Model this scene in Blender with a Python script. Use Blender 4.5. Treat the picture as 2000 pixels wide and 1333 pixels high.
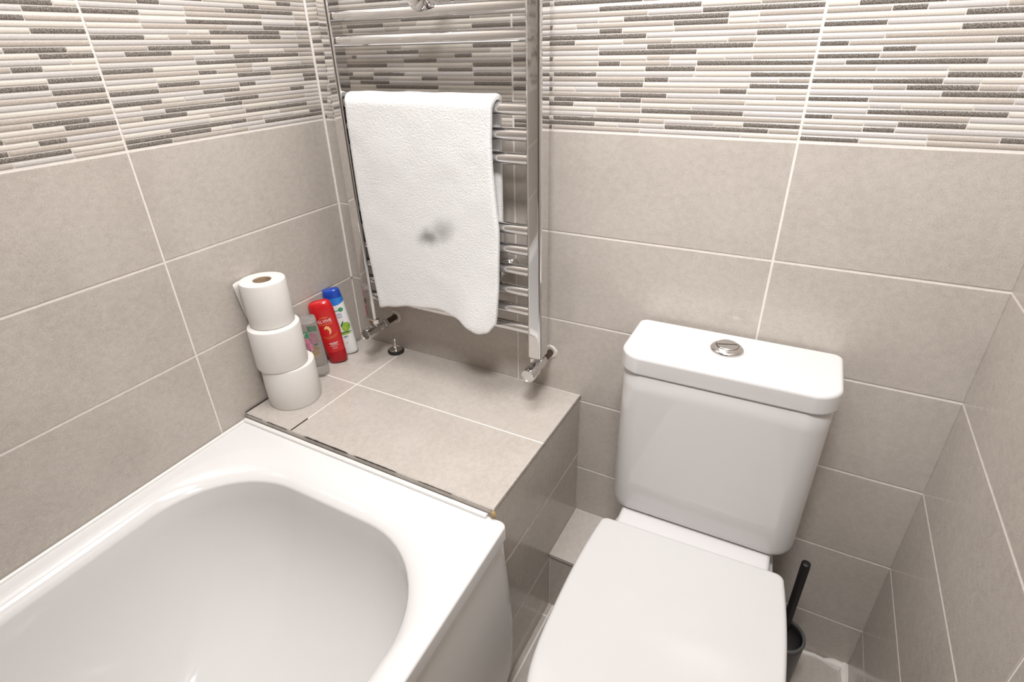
import bpy, bmesh, math, random
from mathutils import Vector, Matrix, noise
from mathutils.geometry import tessellate_polygon

for _o in list(bpy.data.objects):
    bpy.data.objects.remove(_o)
SC = bpy.context.scene
COL = SC.collection
PI = math.pi

# ------------------------------------------------------------------ camera
cam_d = bpy.data.cameras.new('camera')
cam_d.sensor_width = 36.0
cam_d.lens = 19.4036
cam_d.clip_start = 0.01
cam = bpy.data.objects.new('camera', cam_d)
COL.objects.link(cam)
_R = [[0.8798979, 0.4746344, -0.0224046], [0.2072941, -0.4258642, -0.8807206], [-0.4275616, 0.7702999, -0.4731059]]
cam.matrix_world = Matrix(((_R[0][0], -_R[1][0], -_R[2][0], 1.056222),
                           (_R[0][1], -_R[1][1], -_R[2][1], -1.017661),
                           (_R[0][2], -_R[1][2], -_R[2][2], 1.270474),
                           (0, 0, 0, 1)))
SC.camera = cam

# ------------------------------------------------------------------ world, light, exposure
w = bpy.data.worlds.new('world'); SC.world = w; w.use_nodes = True
w.node_tree.nodes['Background'].inputs[0].default_value = (0.9, 0.93, 1.0, 1)
w.node_tree.nodes['Background'].inputs[1].default_value = 0.2
SC.view_settings.view_transform = 'Standard'
SC.view_settings.look = 'None'
SC.view_settings.gamma = 1.0
SC.view_settings.exposure = -0.05

def area_light(name, loc, target, size, power, color, spread=180):
    d = bpy.data.lights.new(name, 'AREA'); d.shape = 'DISK'; d.size = size
    d.energy = power; d.color = color; d.spread = math.radians(spread)
    o = bpy.data.objects.new(name, d); COL.objects.link(o)
    o.location = loc
    v = Vector(target) - Vector(loc)
    o.rotation_euler = v.to_track_quat('-Z', 'Y').to_euler()
    return o
area_light('ceiling_light', (1.02, -0.98, 2.29), (0.86, 0.0, 0.9), 0.36, 12.6, (0.995, 0.98, 0.985), 115)
area_light('ceiling_glow', (0.56, -0.42, 2.325), (0.56, -0.42, 0), 0.70, 17.8, (0.995, 0.98, 0.985))

# ------------------------------------------------------------------ materials
def new_mat(name):
    m = bpy.data.materials.new(name); m.use_nodes = True
    nt = m.node_tree; b = nt.nodes['Principled BSDF']
    return m, nt, b
def mat(name, col, rough=0.4, metal=0.0, spec=0.5, trans=0.0, ior=1.45, coat=0.0, noise_amt=0.0, noise_scale=200.0,
        bump=0.0, bump_scale=200.0, sheen=0.0, sss=0.0):
    m, nt, b = new_mat(name)
    b.inputs['Base Color'].default_value = (*col, 1)
    b.inputs['Roughness'].default_value = rough
    b.inputs['Metallic'].default_value = metal
    b.inputs['Specular IOR Level'].default_value = spec
    b.inputs['Transmission Weight'].default_value = trans
    b.inputs['IOR'].default_value = ior
    b.inputs['Coat Weight'].default_value = coat
    b.inputs['Coat Roughness'].default_value = 0.05
    b.inputs['Sheen Weight'].default_value = sheen
    if sss:
        b.inputs['Subsurface Weight'].default_value = sss
        b.inputs['Subsurface Radius'].default_value = (0.01, 0.008, 0.006)
    tc = nt.nodes.new('ShaderNodeTexCoord')
    if noise_amt:
        n = nt.nodes.new('ShaderNodeTexNoise'); n.inputs['Scale'].default_value = noise_scale
        n.inputs['Detail'].default_value = 4; n.inputs['Roughness'].default_value = 0.65
        r = nt.nodes.new('ShaderNodeValToRGB')
        r.color_ramp.elements[0].position = 0.3; r.color_ramp.elements[1].position = 0.7
        a = 1 - noise_amt; c = 1 + noise_amt
        r.color_ramp.elements[0].color = (*[min(1, x * a) for x in col], 1)
        r.color_ramp.elements[1].color = (*[min(1, x * c) for x in col], 1)
        nt.links.new(tc.outputs['Object'], n.inputs['Vector'])
        nt.links.new(n.outputs['Fac'], r.inputs['Fac'])
        nt.links.new(r.outputs['Color'], b.inputs['Base Color'])
    if bump:
        n2 = nt.nodes.new('ShaderNodeTexNoise'); n2.inputs['Scale'].default_value = bump_scale
        n2.inputs['Detail'].default_value = 3
        bp = nt.nodes.new('ShaderNodeBump'); bp.inputs['Strength'].default_value = bump; bp.inputs['Distance'].default_value = 0.002
        nt.links.new(tc.outputs['Object'], n2.inputs['Vector'])
        nt.links.new(n2.outputs['Fac'], bp.inputs['Height'])
        nt.links.new(bp.outputs['Normal'], b.inputs['Normal'])
    return m

def tile_mat():
    # stone-look porcelain: fine speckle with a softer cloud and tiny streaks
    m, nt, b = new_mat('taupe porcelain tile')
    tc = nt.nodes.new('ShaderNodeTexCoord')
    n = nt.nodes.new('ShaderNodeTexNoise'); n.inputs['Scale'].default_value = 420; n.inputs['Detail'].default_value = 3
    n2 = nt.nodes.new('ShaderNodeTexNoise'); n2.inputs['Scale'].default_value = 9; n2.inputs['Detail'].default_value = 3
    mp = nt.nodes.new('ShaderNodeMapping'); mp.inputs['Scale'].default_value = (95, 80, 110); mp.inputs['Rotation'].default_value = (0.3, 0.2, 0.4)
    n3 = nt.nodes.new('ShaderNodeTexNoise'); n3.inputs['Scale'].default_value = 1.0; n3.inputs['Detail'].default_value = 2
    nt.links.new(tc.outputs['Object'], n.inputs['Vector']); nt.links.new(tc.outputs['Object'], n2.inputs['Vector'])
    nt.links.new(tc.outputs['Object'], mp.inputs['Vector']); nt.links.new(mp.outputs['Vector'], n3.inputs['Vector'])
    a = nt.nodes.new('ShaderNodeMath'); a.operation = 'MULTIPLY_ADD'; a.inputs[1].default_value = 0.55
    nt.links.new(n.outputs['Fac'], a.inputs[0])
    a2 = nt.nodes.new('ShaderNodeMath'); a2.operation = 'MULTIPLY_ADD'; a2.inputs[1].default_value = 0.25; a2.inputs[2].default_value = 0.0
    nt.links.new(n2.outputs['Fac'], a2.inputs[0])
    a3 = nt.nodes.new('ShaderNodeMath'); a3.operation = 'MULTIPLY_ADD'; a3.inputs[1].default_value = 0.30
    nt.links.new(n3.outputs['Fac'], a3.inputs[0]); nt.links.new(a2.outputs[0], a3.inputs[2])
    nt.links.new(a3.outputs[0], a.inputs[2])
    r = nt.nodes.new('ShaderNodeValToRGB')
    r.color_ramp.elements[0].position = 0.36; r.color_ramp.elements[1].position = 0.74
    r.color_ramp.elements[0].color = (*TILE_DARK, 1)
    r.color_ramp.elements[1].color = (*TILE_LIGHT, 1)
    nt.links.new(a.outputs[0], r.inputs['Fac'])
    nt.links.new(r.outputs['Color'], b.inputs['Base Color'])
    b.inputs['Roughness'].default_value = 0.16
    b.inputs['Specular IOR Level'].default_value = 0.45
    return m
TILE_DARK = (0.425, 0.382, 0.340); TILE_LIGHT = (0.580, 0.533, 0.483)

def speckle_mat(name, c0, c1, scale=900, rough=0.22):
    m, nt, b = new_mat(name)
    tc = nt.nodes.new('ShaderNodeTexCoord')
    n = nt.nodes.new('ShaderNodeTexNoise'); n.inputs['Scale'].default_value = scale; n.inputs['Detail'].default_value = 2
    r = nt.nodes.new('ShaderNodeValToRGB')
    r.color_ramp.elements[0].position = 0.38; r.color_ramp.elements[1].position = 0.66
    r.color_ramp.elements[0].color = (*c0, 1); r.color_ramp.elements[1].color = (*c1, 1)
    nt.links.new(tc.outputs['Object'], n.inputs['Vector'])
    nt.links.new(n.outputs['Fac'], r.inputs['Fac']); nt.links.new(r.outputs['Color'], b.inputs['Base Color'])
    b.inputs['Roughness'].default_value = rough
    return m

M = {}
M['tile'] = tile_mat()
M['grout'] = mat('cream grout', (0.80, 0.755, 0.705), 0.8, noise_amt=0.05, noise_scale=60)
M['mC'] = speckle_mat('mosaic strip cream', (0.63, 0.585, 0.52), (0.69, 0.645, 0.58), 500)
M['mT'] = speckle_mat('mosaic strip taupe', (0.41, 0.365, 0.32), (0.53, 0.475, 0.42), 650)
M['mG'] = speckle_mat('mosaic strip pale grey', (0.53, 0.50, 0.475), (0.60, 0.57, 0.55), 500)
M['mD'] = speckle_mat('mosaic strip dark speckled', (0.09, 0.08, 0.07), (0.32, 0.285, 0.25), 650)
M['plaster'] = mat('white ceiling paint', (0.86, 0.85, 0.83), 0.8, bump=0.05)
M['ceramic'] = mat('white glazed ceramic', (0.67, 0.655, 0.645), 0.07, spec=0.5, coat=0.3)
M['enamel'] = mat('white bath enamel', (0.77, 0.757, 0.745), 0.1, coat=0.3)
M['lid'] = mat('white seat plastic', (0.61, 0.60, 0.59), 0.16)
M['panel'] = mat('white acrylic bath panel', (0.76, 0.74, 0.715), 0.14)
M['chrome'] = mat('polished chrome', (0.74, 0.735, 0.735), 0.05, metal=1.0)
M['chrome_soft'] = mat('satin chrome', (0.70, 0.69, 0.68), 0.16, metal=1.0)
M['copper'] = mat('tarnished copper pipe', (0.10, 0.065, 0.05), 0.4, metal=0.6, noise_amt=0.3, noise_scale=120)
M['rust'] = mat('rusty steel', (0.24, 0.12, 0.06), 0.7, noise_amt=0.4, noise_scale=300)
M['paper'] = mat('white tissue paper', (0.75, 0.725, 0.69), 0.95, spec=0.1, bump=0.25, bump_scale=350)
M['card'] = mat('brown cardboard', (0.42, 0.31, 0.21), 0.9, spec=0.1, noise_amt=0.1)
M['red'] = mat('glossy red plastic', (0.56, 0.012, 0.016), 0.22, coat=0.3)
M['dark_red'] = mat('deep red plastic', (0.36, 0.008, 0.012), 0.25)
M['blue'] = mat('glossy blue plastic', (0.012, 0.065, 0.42), 0.18, coat=0.3)
M['light_blue'] = mat('bright blue plastic', (0.02, 0.20, 0.66), 0.18, coat=0.3)
M['bottle_white'] = mat('white bottle plastic', (0.78, 0.79, 0.78), 0.25)
M['gold'] = mat('gold print', (0.78, 0.42, 0.10), 0.35)
M['peach'] = mat('peach print', (0.90, 0.52, 0.22), 0.35)
M['print_white'] = mat('white print', (0.88, 0.83, 0.82), 0.4)
M['print_purple'] = mat('purple print', (0.10, 0.09, 0.38), 0.4)
M['print_green'] = mat('green print', (0.03, 0.26, 0.12), 0.4)
M['apple'] = mat('apple green print', (0.25, 0.42, 0.05), 0.4, noise_amt=0.35, noise_scale=90)
M['leaf'] = mat('dark leaf print', (0.03, 0.11, 0.03), 0.4)
M['print_blue'] = mat('blue print', (0.10, 0.22, 0.42), 0.4)
M['pink'] = mat('pink print', (0.80, 0.30, 0.42), 0.4, noise_amt=0.25, noise_scale=150)
M['tan_print'] = mat('tan print', (0.70, 0.45, 0.18), 0.4, noise_amt=0.25, noise_scale=150)
M['mint_print'] = mat('mid green print', (0.05, 0.36, 0.16), 0.4)
M['black_print'] = mat('black print', (0.03, 0.025, 0.02), 0.4)
M['rubber'] = mat('black rubber', (0.02, 0.019, 0.018), 0.5)
M['matt_black'] = mat('matt black plastic', (0.012, 0.010, 0.011), 0.4)
M['charcoal'] = mat('charcoal plastic', (0.040, 0.034, 0.035), 0.34)
M['grey_rim'] = mat('worn grey plastic', (0.085, 0.085, 0.080), 0.4)
M['front'] = mat('taupe wall paint', (0.24, 0.22, 0.20), 0.7)
M['silicone'] = mat('white silicone sealant', (0.80, 0.79, 0.76), 0.35)
M['mould'] = mat('black mould in joint', (0.04, 0.03, 0.028), 0.8, noise_amt=0.4, noise_scale=250)
M['foam'] = mat('amber expanding foam', (0.36, 0.25, 0.12), 0.7, bump=0.6, bump_scale=150, noise_amt=0.3, noise_scale=120)
M['filler'] = mat('white wall filler', (0.72, 0.68, 0.62), 0.9, bump=0.5, bump_scale=200)
M['door'] = mat('dark wood door', (0.14, 0.10, 0.075), 0.4)
def clear_mat():
    m, nt, b = new_mat('clear plastic')
    b.inputs['Base Color'].default_value = (0.93, 0.94, 0.93, 1)
    b.inputs['Transmission Weight'].default_value = 0.92
    b.inputs['Roughness'].default_value = 0.14
    b.inputs['IOR'].default_value = 1.12
    return m
M['clear'] = clear_mat()
def towel_mat():
    m, nt, b = new_mat('white terry cloth')
    tc = nt.nodes.new('ShaderNodeTexCoord')
    b.inputs['Roughness'].default_value = 1.0
    b.inputs['Specular IOR Level'].default_value = 0.05
    b.inputs['Sheen Weight'].default_value = 0.15
    n = nt.nodes.new('ShaderNodeTexNoise'); n.inputs['Scale'].default_value = 320; n.inputs['Detail'].default_value = 4
    bp = nt.nodes.new('ShaderNodeBump'); bp.inputs['Strength'].default_value = 0.45; bp.inputs['Distance'].default_value = 0.003
    nt.links.new(tc.outputs['Object'], n.inputs['Vector']); nt.links.new(n.outputs['Fac'], bp.inputs['Height'])
    nt.links.new(bp.outputs['Normal'], b.inputs['Normal'])
    # a grey smudge on the cloth, two overlapping blots
    def blot(cx, cz, rx, rz, ang):
        mp = nt.nodes.new('ShaderNodeMapping'); mp.vector_type = 'TEXTURE'
        mp.inputs['Location'].default_value = (cx, 0, cz); mp.inputs['Rotation'].default_value = (0, ang, 0)
        mp.inputs['Scale'].default_value = (rx, 1000.0, rz)
        ad = nt.nodes.new('ShaderNodeVectorMath'); ad.operation = 'ADD'
        nn = nt.nodes.new('ShaderNodeTexNoise'); nn.inputs['Scale'].default_value = 45; nn.inputs['Detail'].default_value = 4
        sc = nt.nodes.new('ShaderNodeVectorMath'); sc.operation = 'MULTIPLY_ADD'
        sc.inputs[1].default_value = (0.018, 0, 0.018); sc.inputs[2].default_value = (-0.009, 0, -0.009)
        nt.links.new(tc.outputs['Object'], nn.inputs['Vector']); nt.links.new(nn.outputs['Color'], sc.inputs[0])
        nt.links.new(tc.outputs['Object'], ad.inputs[0]); nt.links.new(sc.outputs[0], ad.inputs[1])
        nt.links.new(ad.outputs[0], mp.inputs['Vector'])
        ln = nt.nodes.new('ShaderNodeVectorMath'); ln.operation = 'LENGTH'
        nt.links.new(mp.outputs['Vector'], ln.inputs[0])
        mr = nt.nodes.new('ShaderNodeMapRange'); mr.interpolation_type = 'SMOOTHSTEP'
        mr.inputs['From Min'].default_value = 1.0; mr.inputs['From Max'].default_value = 0.05
        nt.links.new(ln.outputs['Value'], mr.inputs['Value'])
        return mr.outputs['Result']
    s1 = blot(0.355, 0.914, 0.046, 0.028, -0.25); s2 = blot(0.392, 0.932, 0.046, 0.034, -0.5)
    m1 = nt.nodes.new('ShaderNodeMath'); m1.operation = 'MULTIPLY'; m1.inputs[1].default_value = 0.74; nt.links.new(s1, m1.inputs[0])
    m2 = nt.nodes.new('ShaderNodeMath'); m2.operation = 'MULTIPLY'; m2.inputs[1].default_value = 0.48; nt.links.new(s2, m2.inputs[0])
    mx = nt.nodes.new('ShaderNodeMath'); mx.operation = 'MAXIMUM'
    nt.links.new(m1.outputs[0], mx.inputs[0]); nt.links.new(m2.outputs[0], mx.inputs[1])
    mix = nt.nodes.new('ShaderNodeMix'); mix.data_type = 'RGBA'
    mix.inputs['A'].default_value = (0.77, 0.765, 0.755, 1); mix.inputs['B'].default_value = (0.13, 0.125, 0.11, 1)
    nt.links.new(mx.outputs[0], mix.inputs['Factor']); nt.links.new(mix.outputs['Result'], b.inputs['Base Color'])
    return m
M['towel'] = towel_mat()

# ------------------------------------------------------------------ mesh helpers
class MB:
    """collects vertices and faces, then links them as ONE mesh object"""
    def __init__(s): s.v = []; s.f = []; s.mi = []; s.sm = []
    def face(s, pts, mi=0, smooth=False):
        i = len(s.v); s.v += [tuple(p) for p in pts]; s.f.append(tuple(range(i, i + len(pts)))); s.mi.append(mi); s.sm.append(smooth)
    def loft(s, rings, cap0=True, cap1=True, mi=0, closed=True, smooth=True, fan=False):
        n = len(rings[0]); base = len(s.v)
        for r in rings: s.v += [tuple(p) for p in r]
        for k in range(len(rings) - 1):
            for j in range(n if closed else n - 1):
                a = base + k * n + j; b = base + k * n + (j + 1) % n
                s.f.append((a, b, b + n, a + n)); s.mi.append(mi); s.sm.append(smooth)
        if cap0: s.f.append(tuple(base + j for j in reversed(range(n)))); s.mi.append(mi); s.sm.append(smooth)
        if cap1:
            o = base + (len(rings) - 1) * n
            s.f.append(tuple(o + j for j in range(n))); s.mi.append(mi); s.sm.append(smooth)
    def box(s, x0, x1, y0, y1, z0, z1, mi=0):
        p = [(x, y, z) for z in (z0, z1) for y in (y0, y1) for x in (x0, x1)]
        for q in ((0, 2, 3, 1), (4, 5, 7, 6), (0, 1, 5, 4), (2, 6, 7, 3), (0, 4, 6, 2), (1, 3, 7, 5)):
            s.face([p[i] for i in q], mi)
    def tube(s, pts, rad, n=16, mi=0, cap=True):
        rings = []
        pts = [Vector(p) for p in pts]
        up = None
        for i, p in enumerate(pts):
            t = (pts[min(i + 1, len(pts) - 1)] - pts[max(i - 1, 0)])
            if t.length < 1e-9: t = Vector((0, 0, 1))
            t.normalize()
            if up is None:
                up = Vector((0, 0, 1)) if abs(t.z) < 0.9 else Vector((1, 0, 0))
            a = t.cross(up).normalized(); b = a.cross(t).normalized(); up = b
            r = rad[i] if isinstance(rad, (list, tuple)) else rad
            rings.append([p + a * (r * math.cos(2 * PI * k / n)) + b * (r * math.sin(2 * PI * k / n)) for k in range(n)])
        s.loft(rings, cap, cap, mi)
    def lathe(s, prof, n=40, c=(0, 0, 0), axis='z', cap0=True, cap1=True, mi=0, rot=0.0):
        rings = []
        for r, h in prof:
            ring = []
            for k in range(n):
                a = rot + 2 * PI * k / n; x, y = r * math.cos(a), r * math.sin(a)
                if axis == 'z': ring.append((c[0] + x, c[1] + y, c[2] + h))
                elif axis == 'y': ring.append((c[0] + x, c[1] - h, c[2] + y))     # runs towards -y
                else: ring.append((c[0] + h, c[1] + x, c[2] + y))
            rings.append(ring)
        s.loft(rings, cap0, cap1, mi)
    def build(s, name, mats, parent=None, angle=35, merge=0.0, fix=True, wn=False):
        me = bpy.data.meshes.new(name)
        me.from_pydata(s.v, [], s.f); me.update()
        mats = mats if isinstance(mats, (list, tuple)) else [mats]
        for m in mats: me.materials.append(m)
        me.polygons.foreach_set('material_index', s.mi)
        me.polygons.foreach_set('use_smooth', s.sm)
        if merge or fix:
            bm = bmesh.new(); bm.from_mesh(me)
            if merge: bmesh.ops.remove_doubles(bm, verts=bm.verts, dist=merge)
            if fix: bmesh.ops.recalc_face_normals(bm, faces=bm.faces)
            bm.to_mesh(me); bm.free()
        if angle: me.set_sharp_from_angle(angle=math.radians(angle))
        o = bpy.data.objects.new(name, me); COL.objects.link(o)
        if wn:
            m_ = o.modifiers.new('WeightedNormal', 'WEIGHTED_NORMAL'); m_.mode = 'FACE_AREA'; m_.keep_sharp = True
        if parent: o.parent = parent
        return o

def rrect(x0, x1, y0, y1, r, z, n=8):
    """rounded rectangle, counter-clockwise; r = one radius or four (x0y0, x1y0, x1y1, x0y1)"""
    if not isinstance(r, (list, tuple)): r = (r,) * 4
    out = []
    for (cx, cy, a0, rr) in ((x0 + r[0], y0 + r[0], PI, r[0]), (x1 - r[1], y0 + r[1], 1.5 * PI, r[1]),
                             (x1 - r[2], y1 - r[2], 0, r[2]), (x0 + r[3], y1 - r[3], 0.5 * PI, r[3])):
        for k in range(n + 1):
            a = a0 + 0.5 * PI * k / n
            out.append((cx + rr * math.cos(a), cy + rr * math.sin(a), z))
    return out

def thing(name, label, cat, loc=(0, 0, 0), rotz=0.0, group=None):
    o = bpy.data.objects.new(name, None); COL.objects.link(o)
    o.empty_display_size = 0.05
    o.location = loc; o.rotation_euler = (0, 0, rotz)
    tag(o, label, cat, group)
    return o
def tag(o, label=None, cat=None, group=None, kind=None):
    if label: o['label'] = label
    if cat: o['category'] = cat
    if group: o['group'] = group
    if kind: o['kind'] = kind
    return o
def subdiv(o, lv=2):
    m = o.modifiers.new('Subdivision', 'SUBSURF'); m.levels = lv; m.render_levels = lv
    return o

MOSAIC = {
 'L1': {-3: 'C999', -2: 'D424 T999', -1: 'D465 C999', 0: 'G422 D999', 1: 'D421 T999', 2: 'C999', 3: 'C422 D999', 4: 'G999', 5: 'T999', 6: 'G379 D462 C999', 7: 'C421 D999', 8: 'G461 C999', 9: 'T379 D420 C999', 10: 'G999', 11: 'C420 D999', 12: 'D419 G999', 13: 'G420 D999', 14: 'T999', 15: 'G420 D999', 16: 'C999', 17: 'T999', 18: 'T378 D459 G999', 19: 'C419 D999', 20: 'D335 T999', 21: 'C377 D417 G999', 22: 'D335 T999', 23: 'D417 C999', 24: 'T335 G418 T999'},
 'L2': {-4: 'C306 D344 T999', -3: 'G135 D217 C389 D429 G999', -2: 'T93 D133 G305 D344 T999', -1: 'G176 T260 D430 C999', 0: 'D92 C176 T346 G432 T999', 1: 'T89 G173 D343 G429 T999', 2: 'C90 T258 G343 D999', 3: 'G171 C216 D384 C428 G999', 4: 'D89 C132 T300 D385 G429 T999', 5: 'G173 D214 C301 T999', 6: 'T89 D255 G429 D999', 7: 'G47 D130 C216 T298 C386 T999', 8: 'T172 G257 D426 T999', 9: 'G172 D340 C999', 10: 'D88 C257 T297 C384 G427 T999', 11: 'T172 D212 T296 G341 D999', 12: 'G87 C256 D340 T999', 13: 'C88 D170 G339 C427 D999', 14: 'D87 T255 D296 G428 D999', 15: 'G171 D254 C999', 16: 'D87 C130 G213 T383 D425 C999', 17: 'C46 T213 D296 G999', 18: 'G87 D253 T424 G999', 19: 'T44 D128 C213 G252 C342 G999', 20: 'C171 T255 D425 G999', 21: 'G169 C341 T999', 22: 'C86 D253 T294 G381 C427 D999', 23: 'D168 C213 G297 D999', 24: 'D85 T253 G999'},
 'B1': {-4: 'T67 G194 C290 T400 C999', -3: 'G167 D378 C999', -2: 'C254 G999', -1: 'C190 C287 G398 T999', 0: 'T59 C188 T286 G398 C999', 1: 'D57 T253 D418 T999', 2: 'C55 T108 D209 T292 C999', 3: 'T112 D125 G209 T249 C420 D999', 4: 'C169 D334 G999', 5: 'D49 C255 T372 G999', 6: 'C254 T372 G999', 7: 'C45 T249 C420 D999', 8: 'D43 T208 D292 T460 C999', 9: 'C41 T111 D125 G292 T377 D418 C999', 10: 'D39 T251 D334 G999', 11: 'C51 D207 G250 C419 D999', 12: 'G167 C335 D418 G999', 13: 'C33 D108 C167 D250 G419 D999', 14: 'D165 G208 C293 D334 T999', 15: 'C29 G126 D208 G419 D999', 16: 'T26 C169 D333 C999', 17: 'D24 T248 C333 T999', 18: 'C161 G265 C386 T999', 19: 'T20 C408 D999', 20: 'D18 C158 G263 C385 T999', 21: 'C16 G156 C262 T384 C999', 22: 'T999', 23: 'C999', 24: 'D10 T999'},
 'B2': {0: 'T73 G84 D241 C999', 1: 'G167 D335 C421 T999', 2: 'G73 T251 G337 D999', 3: 'D73 G167 C211 D378 C421 T999', 4: 'D83 C127 T294 D378 C421 G999', 5: 'C74 G169 D210 C296 T462 C999', 6: 'C74 D252 G421 D999', 7: 'C74 D126 C212 T294 C381 T423 G999', 8: 'T169 G254 D420 T999', 9: 'G170 D336 C999', 10: 'D84 C255 T294 C380 G421 T999', 11: 'T170 D210 T295 G338 D999', 12: 'G74 C254 D337 T999', 13: 'C85 D168 G336 C422 D999', 14: 'D84 T254 D295 G464 T999', 15: 'G170 D253 C423 D999', 16: 'D84 C128 G212 T379 D421 C999', 17: 'C75 T213 D295 G464 T999', 18: 'T75 C86 D252 T421 C999', 19: 'T75 D126 C213 G252 C338 G999', 20: 'T75 C170 T253 D421 G999', 21: 'T75 G168 C338 T999', 22: 'C85 D252 T295 G378 C423 D999', 23: 'D169 C212 G296 D463 T999', 24: 'D84 T253 G422 C999'},
 'B3': {2: 'C40 D141 C999', 3: 'T81 D122 G206 T999', 4: 'C165 D999', 5: 'D80 G999', 6: 'C165 D999', 7: 'G81 T999', 8: 'D39 T207 D999', 9: 'C82 D122 G999', 10: 'D81 T999', 11: 'G40 D206 G999', 12: 'T81 G165 C999', 13: 'C166 D247 C999', 14: 'D164 G206 C999', 15: 'C82 T123 D206 T248 G999', 16: 'G166 D999', 17: 'D81 T249 G999', 18: 'C84 G124 C208 G999', 19: 'G83 D248 C999', 20: 'D40 T208 G999', 21: 'C83 G125 D207 C999', 22: 'T83 D124 G999', 23: 'G166 T249 D999', 24: 'D82 C167 T999'},
}
# ------------------------------------------------------------------ the tiled shell
SL, SR = 0.0373, 0.0125          # the side walls lean outwards a little in plan
XR = 1.3451                      # right wall at the back corner
YF = -2.02                       # wall behind the camera
ZC = 2.35
ROW = 0.2
Z1 = 0.928                       # a joint line that runs round the room
ZB = 1.1258                      # lower edge of the strip mosaic
X1, X2 = 0.5068, 1.0156          # upright joints of the back wall
TG = 0.0021                      # half a joint
MI = {'T': 2, 'C': 3, 'G': 4, 'D': 5}
TMATS = [M['grout'], M['tile'], M['mT'], M['mC'], M['mG'], M['mD']]

def tile_face(mb, fr, s0, s1, z0, z1, mi=1, g=TG, d=0.0012, c=0.0009):
    """one tile with eased edges, standing proud of the joint plane; fr(s, z, depth) -> point"""
    a0, a1, b0, b1 = s0 + g, s1 - g, z0 + g, z1 - g
    if a1 - a0 < 0.003 or b1 - b0 < 0.003: return
    ou = [(a0, b0), (a1, b0), (a1, b1), (a0, b1)]
    inn = [(a0 + c, b0 + c), (a1 - c, b0 + c), (a1 - c, b1 - c), (a0 + c, b1 - c)]
    P = [fr(s, z, -d) for s, z in ou]; Q = [fr(s, z, -c * 0.4) for s, z in ou]; T = [fr(s, z, 0) for s, z in inn]
    mb.face(T, mi)
    for i in range(4):
        j = (i + 1) % 4
        mb.face([Q[i], Q[j], T[j], T[i]], mi); mb.face([P[i], P[j], Q[j], Q[i]], mi)

def mosaic_face(mb, fr, s0, s1, z0, rows, first, seed, flip=False):
    """a decor tile of 24 thin glazed strips, each strip a low rounded bead; rows maps row -> runs (mm from s0)"""
    rnd = random.Random(seed)
    zb = z0 + 0.0015; P = 0.0082
    a0, a1 = s0 + TG, s1 - TG
    tile_top = 24
    for k in range(tile_top):
        key = first(k)
        runs = rows.get(key)
        if runs is None:
            runs = []; x = 0
            while x < (s1 - s0) * 1000:
                x += rnd.choice((42, 84, 84, 126, 168, 168))
                c = rnd.choice('TCGDCTG')
                if runs and runs[-1][0] == c: c = 'C' if c != 'C' else 'G'
                runs.append((c, x))
        else:
            runs = [(t[0], float(t[1:])) for t in runs.split()]
        lo = zb + k * P + 0.0008; hi = zb + (k + 1) * P - 0.0008
        prev = a0
        for c, e in runs:
            end = min(a1, s0 + e / 1000.0)
            if end <= prev + 0.0015: continue
            u0, u1 = prev + (0.0008 if prev > a0 else 0), end - (0.0008 if end < a1 else 0)
            N = 6
            for i in range(N):
                def hgt(t): return -0.0011 + 0.0011 * math.sqrt(max(0.0, 1 - (2 * t - 1) ** 2 * 0.90))
                t0, t1 = i / N, (i + 1) / N
                za, zc = lo + (hi - lo) * t0, lo + (hi - lo) * t1
                mb.face([fr(u0, za, hgt(t0)), fr(u1, za, hgt(t0)), fr(u1, zc, hgt(t1)), fr(u0, zc, hgt(t1))], MI[c], True)
            prev = end
            if end >= a1: break

def grout_plane(mb, fr, s0, s1, z0, z1, thick=0.06):
    a = [(s0, z0), (s1, z0), (s1, z1), (s0, z1)]
    F = [fr(s, z, -0.0012) for s, z in a]; B = [fr(s, z, -thick) for s, z in a]
    mb.face(F, 0); mb.face(list(reversed(B)), 0)
    for i in range(4):
        j = (i + 1) % 4
        mb.face([F[j], F[i], B[i], B[j]], 0)

def tiled_wall(name, fr, s0, s1, joints, mosaic_joints, mosaic_tiles, seed):
    mb = MB()
    grout_plane(mb, fr, s0 - (0.05 if s0 == 0.0 else 0), s1 + 0.055, 0.0, ZC)
    zs = [0.0] + [Z1 - ROW * k for k in range(4, -1, -1)] + [ZB]
    top = [ZB + 0.4 + ROW * k for k in range(0, 5)]
    top = [z for z in top if z < ZC - 0.02] + [ZC]
    end = s1 + (TG if name != 'wall_left' else 0)      # the right-hand corner is butted, without a joint
    js = [s0] + [j for j in joints if s0 < j < s1] + [end]
    mjs = [s0] + [j for j in mosaic_joints if s0 < j < s1] + [end]
    for zz in (zs, top):
        for z0, z1 in zip(zz[:-1], zz[1:]):
            for a, b in zip(js[:-1], js[1:]): tile_face(mb, fr, a, b, z0, z1)
    for lvl in range(2):
        zz = ZB + 0.2 * lvl
        for i, (a, b) in enumerate(zip(mjs[:-1], mjs[1:])):
            key = mosaic_tiles.get(i)
            rows = MOSAIC.get(key, {}) if key else {}
            base = MOSAIC_BASE.get(key, a) if key else a
            first = (lambda k: 24 - k) if lvl == 0 else (lambda k: -k)
            # runs are measured from the full tile's left edge
            if base != a:
                rows = {r: ' '.join('%s%d' % (t[0], float(t[1:]) - 1000 * (a - base)) for t in v.split() if float(t[1:]) - 1000 * (a - base) > 2) for r, v in rows.items()}
            mosaic_face(mb, fr, a, b, zz, rows, first, seed * 100 + i * 7 + lvl)
    return mb
MOSAIC_BASE = {'L1': -0.9701, 'L2': -0.4701, 'B1': X1 - 0.505, 'B2': X1, 'B3': X2}

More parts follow.
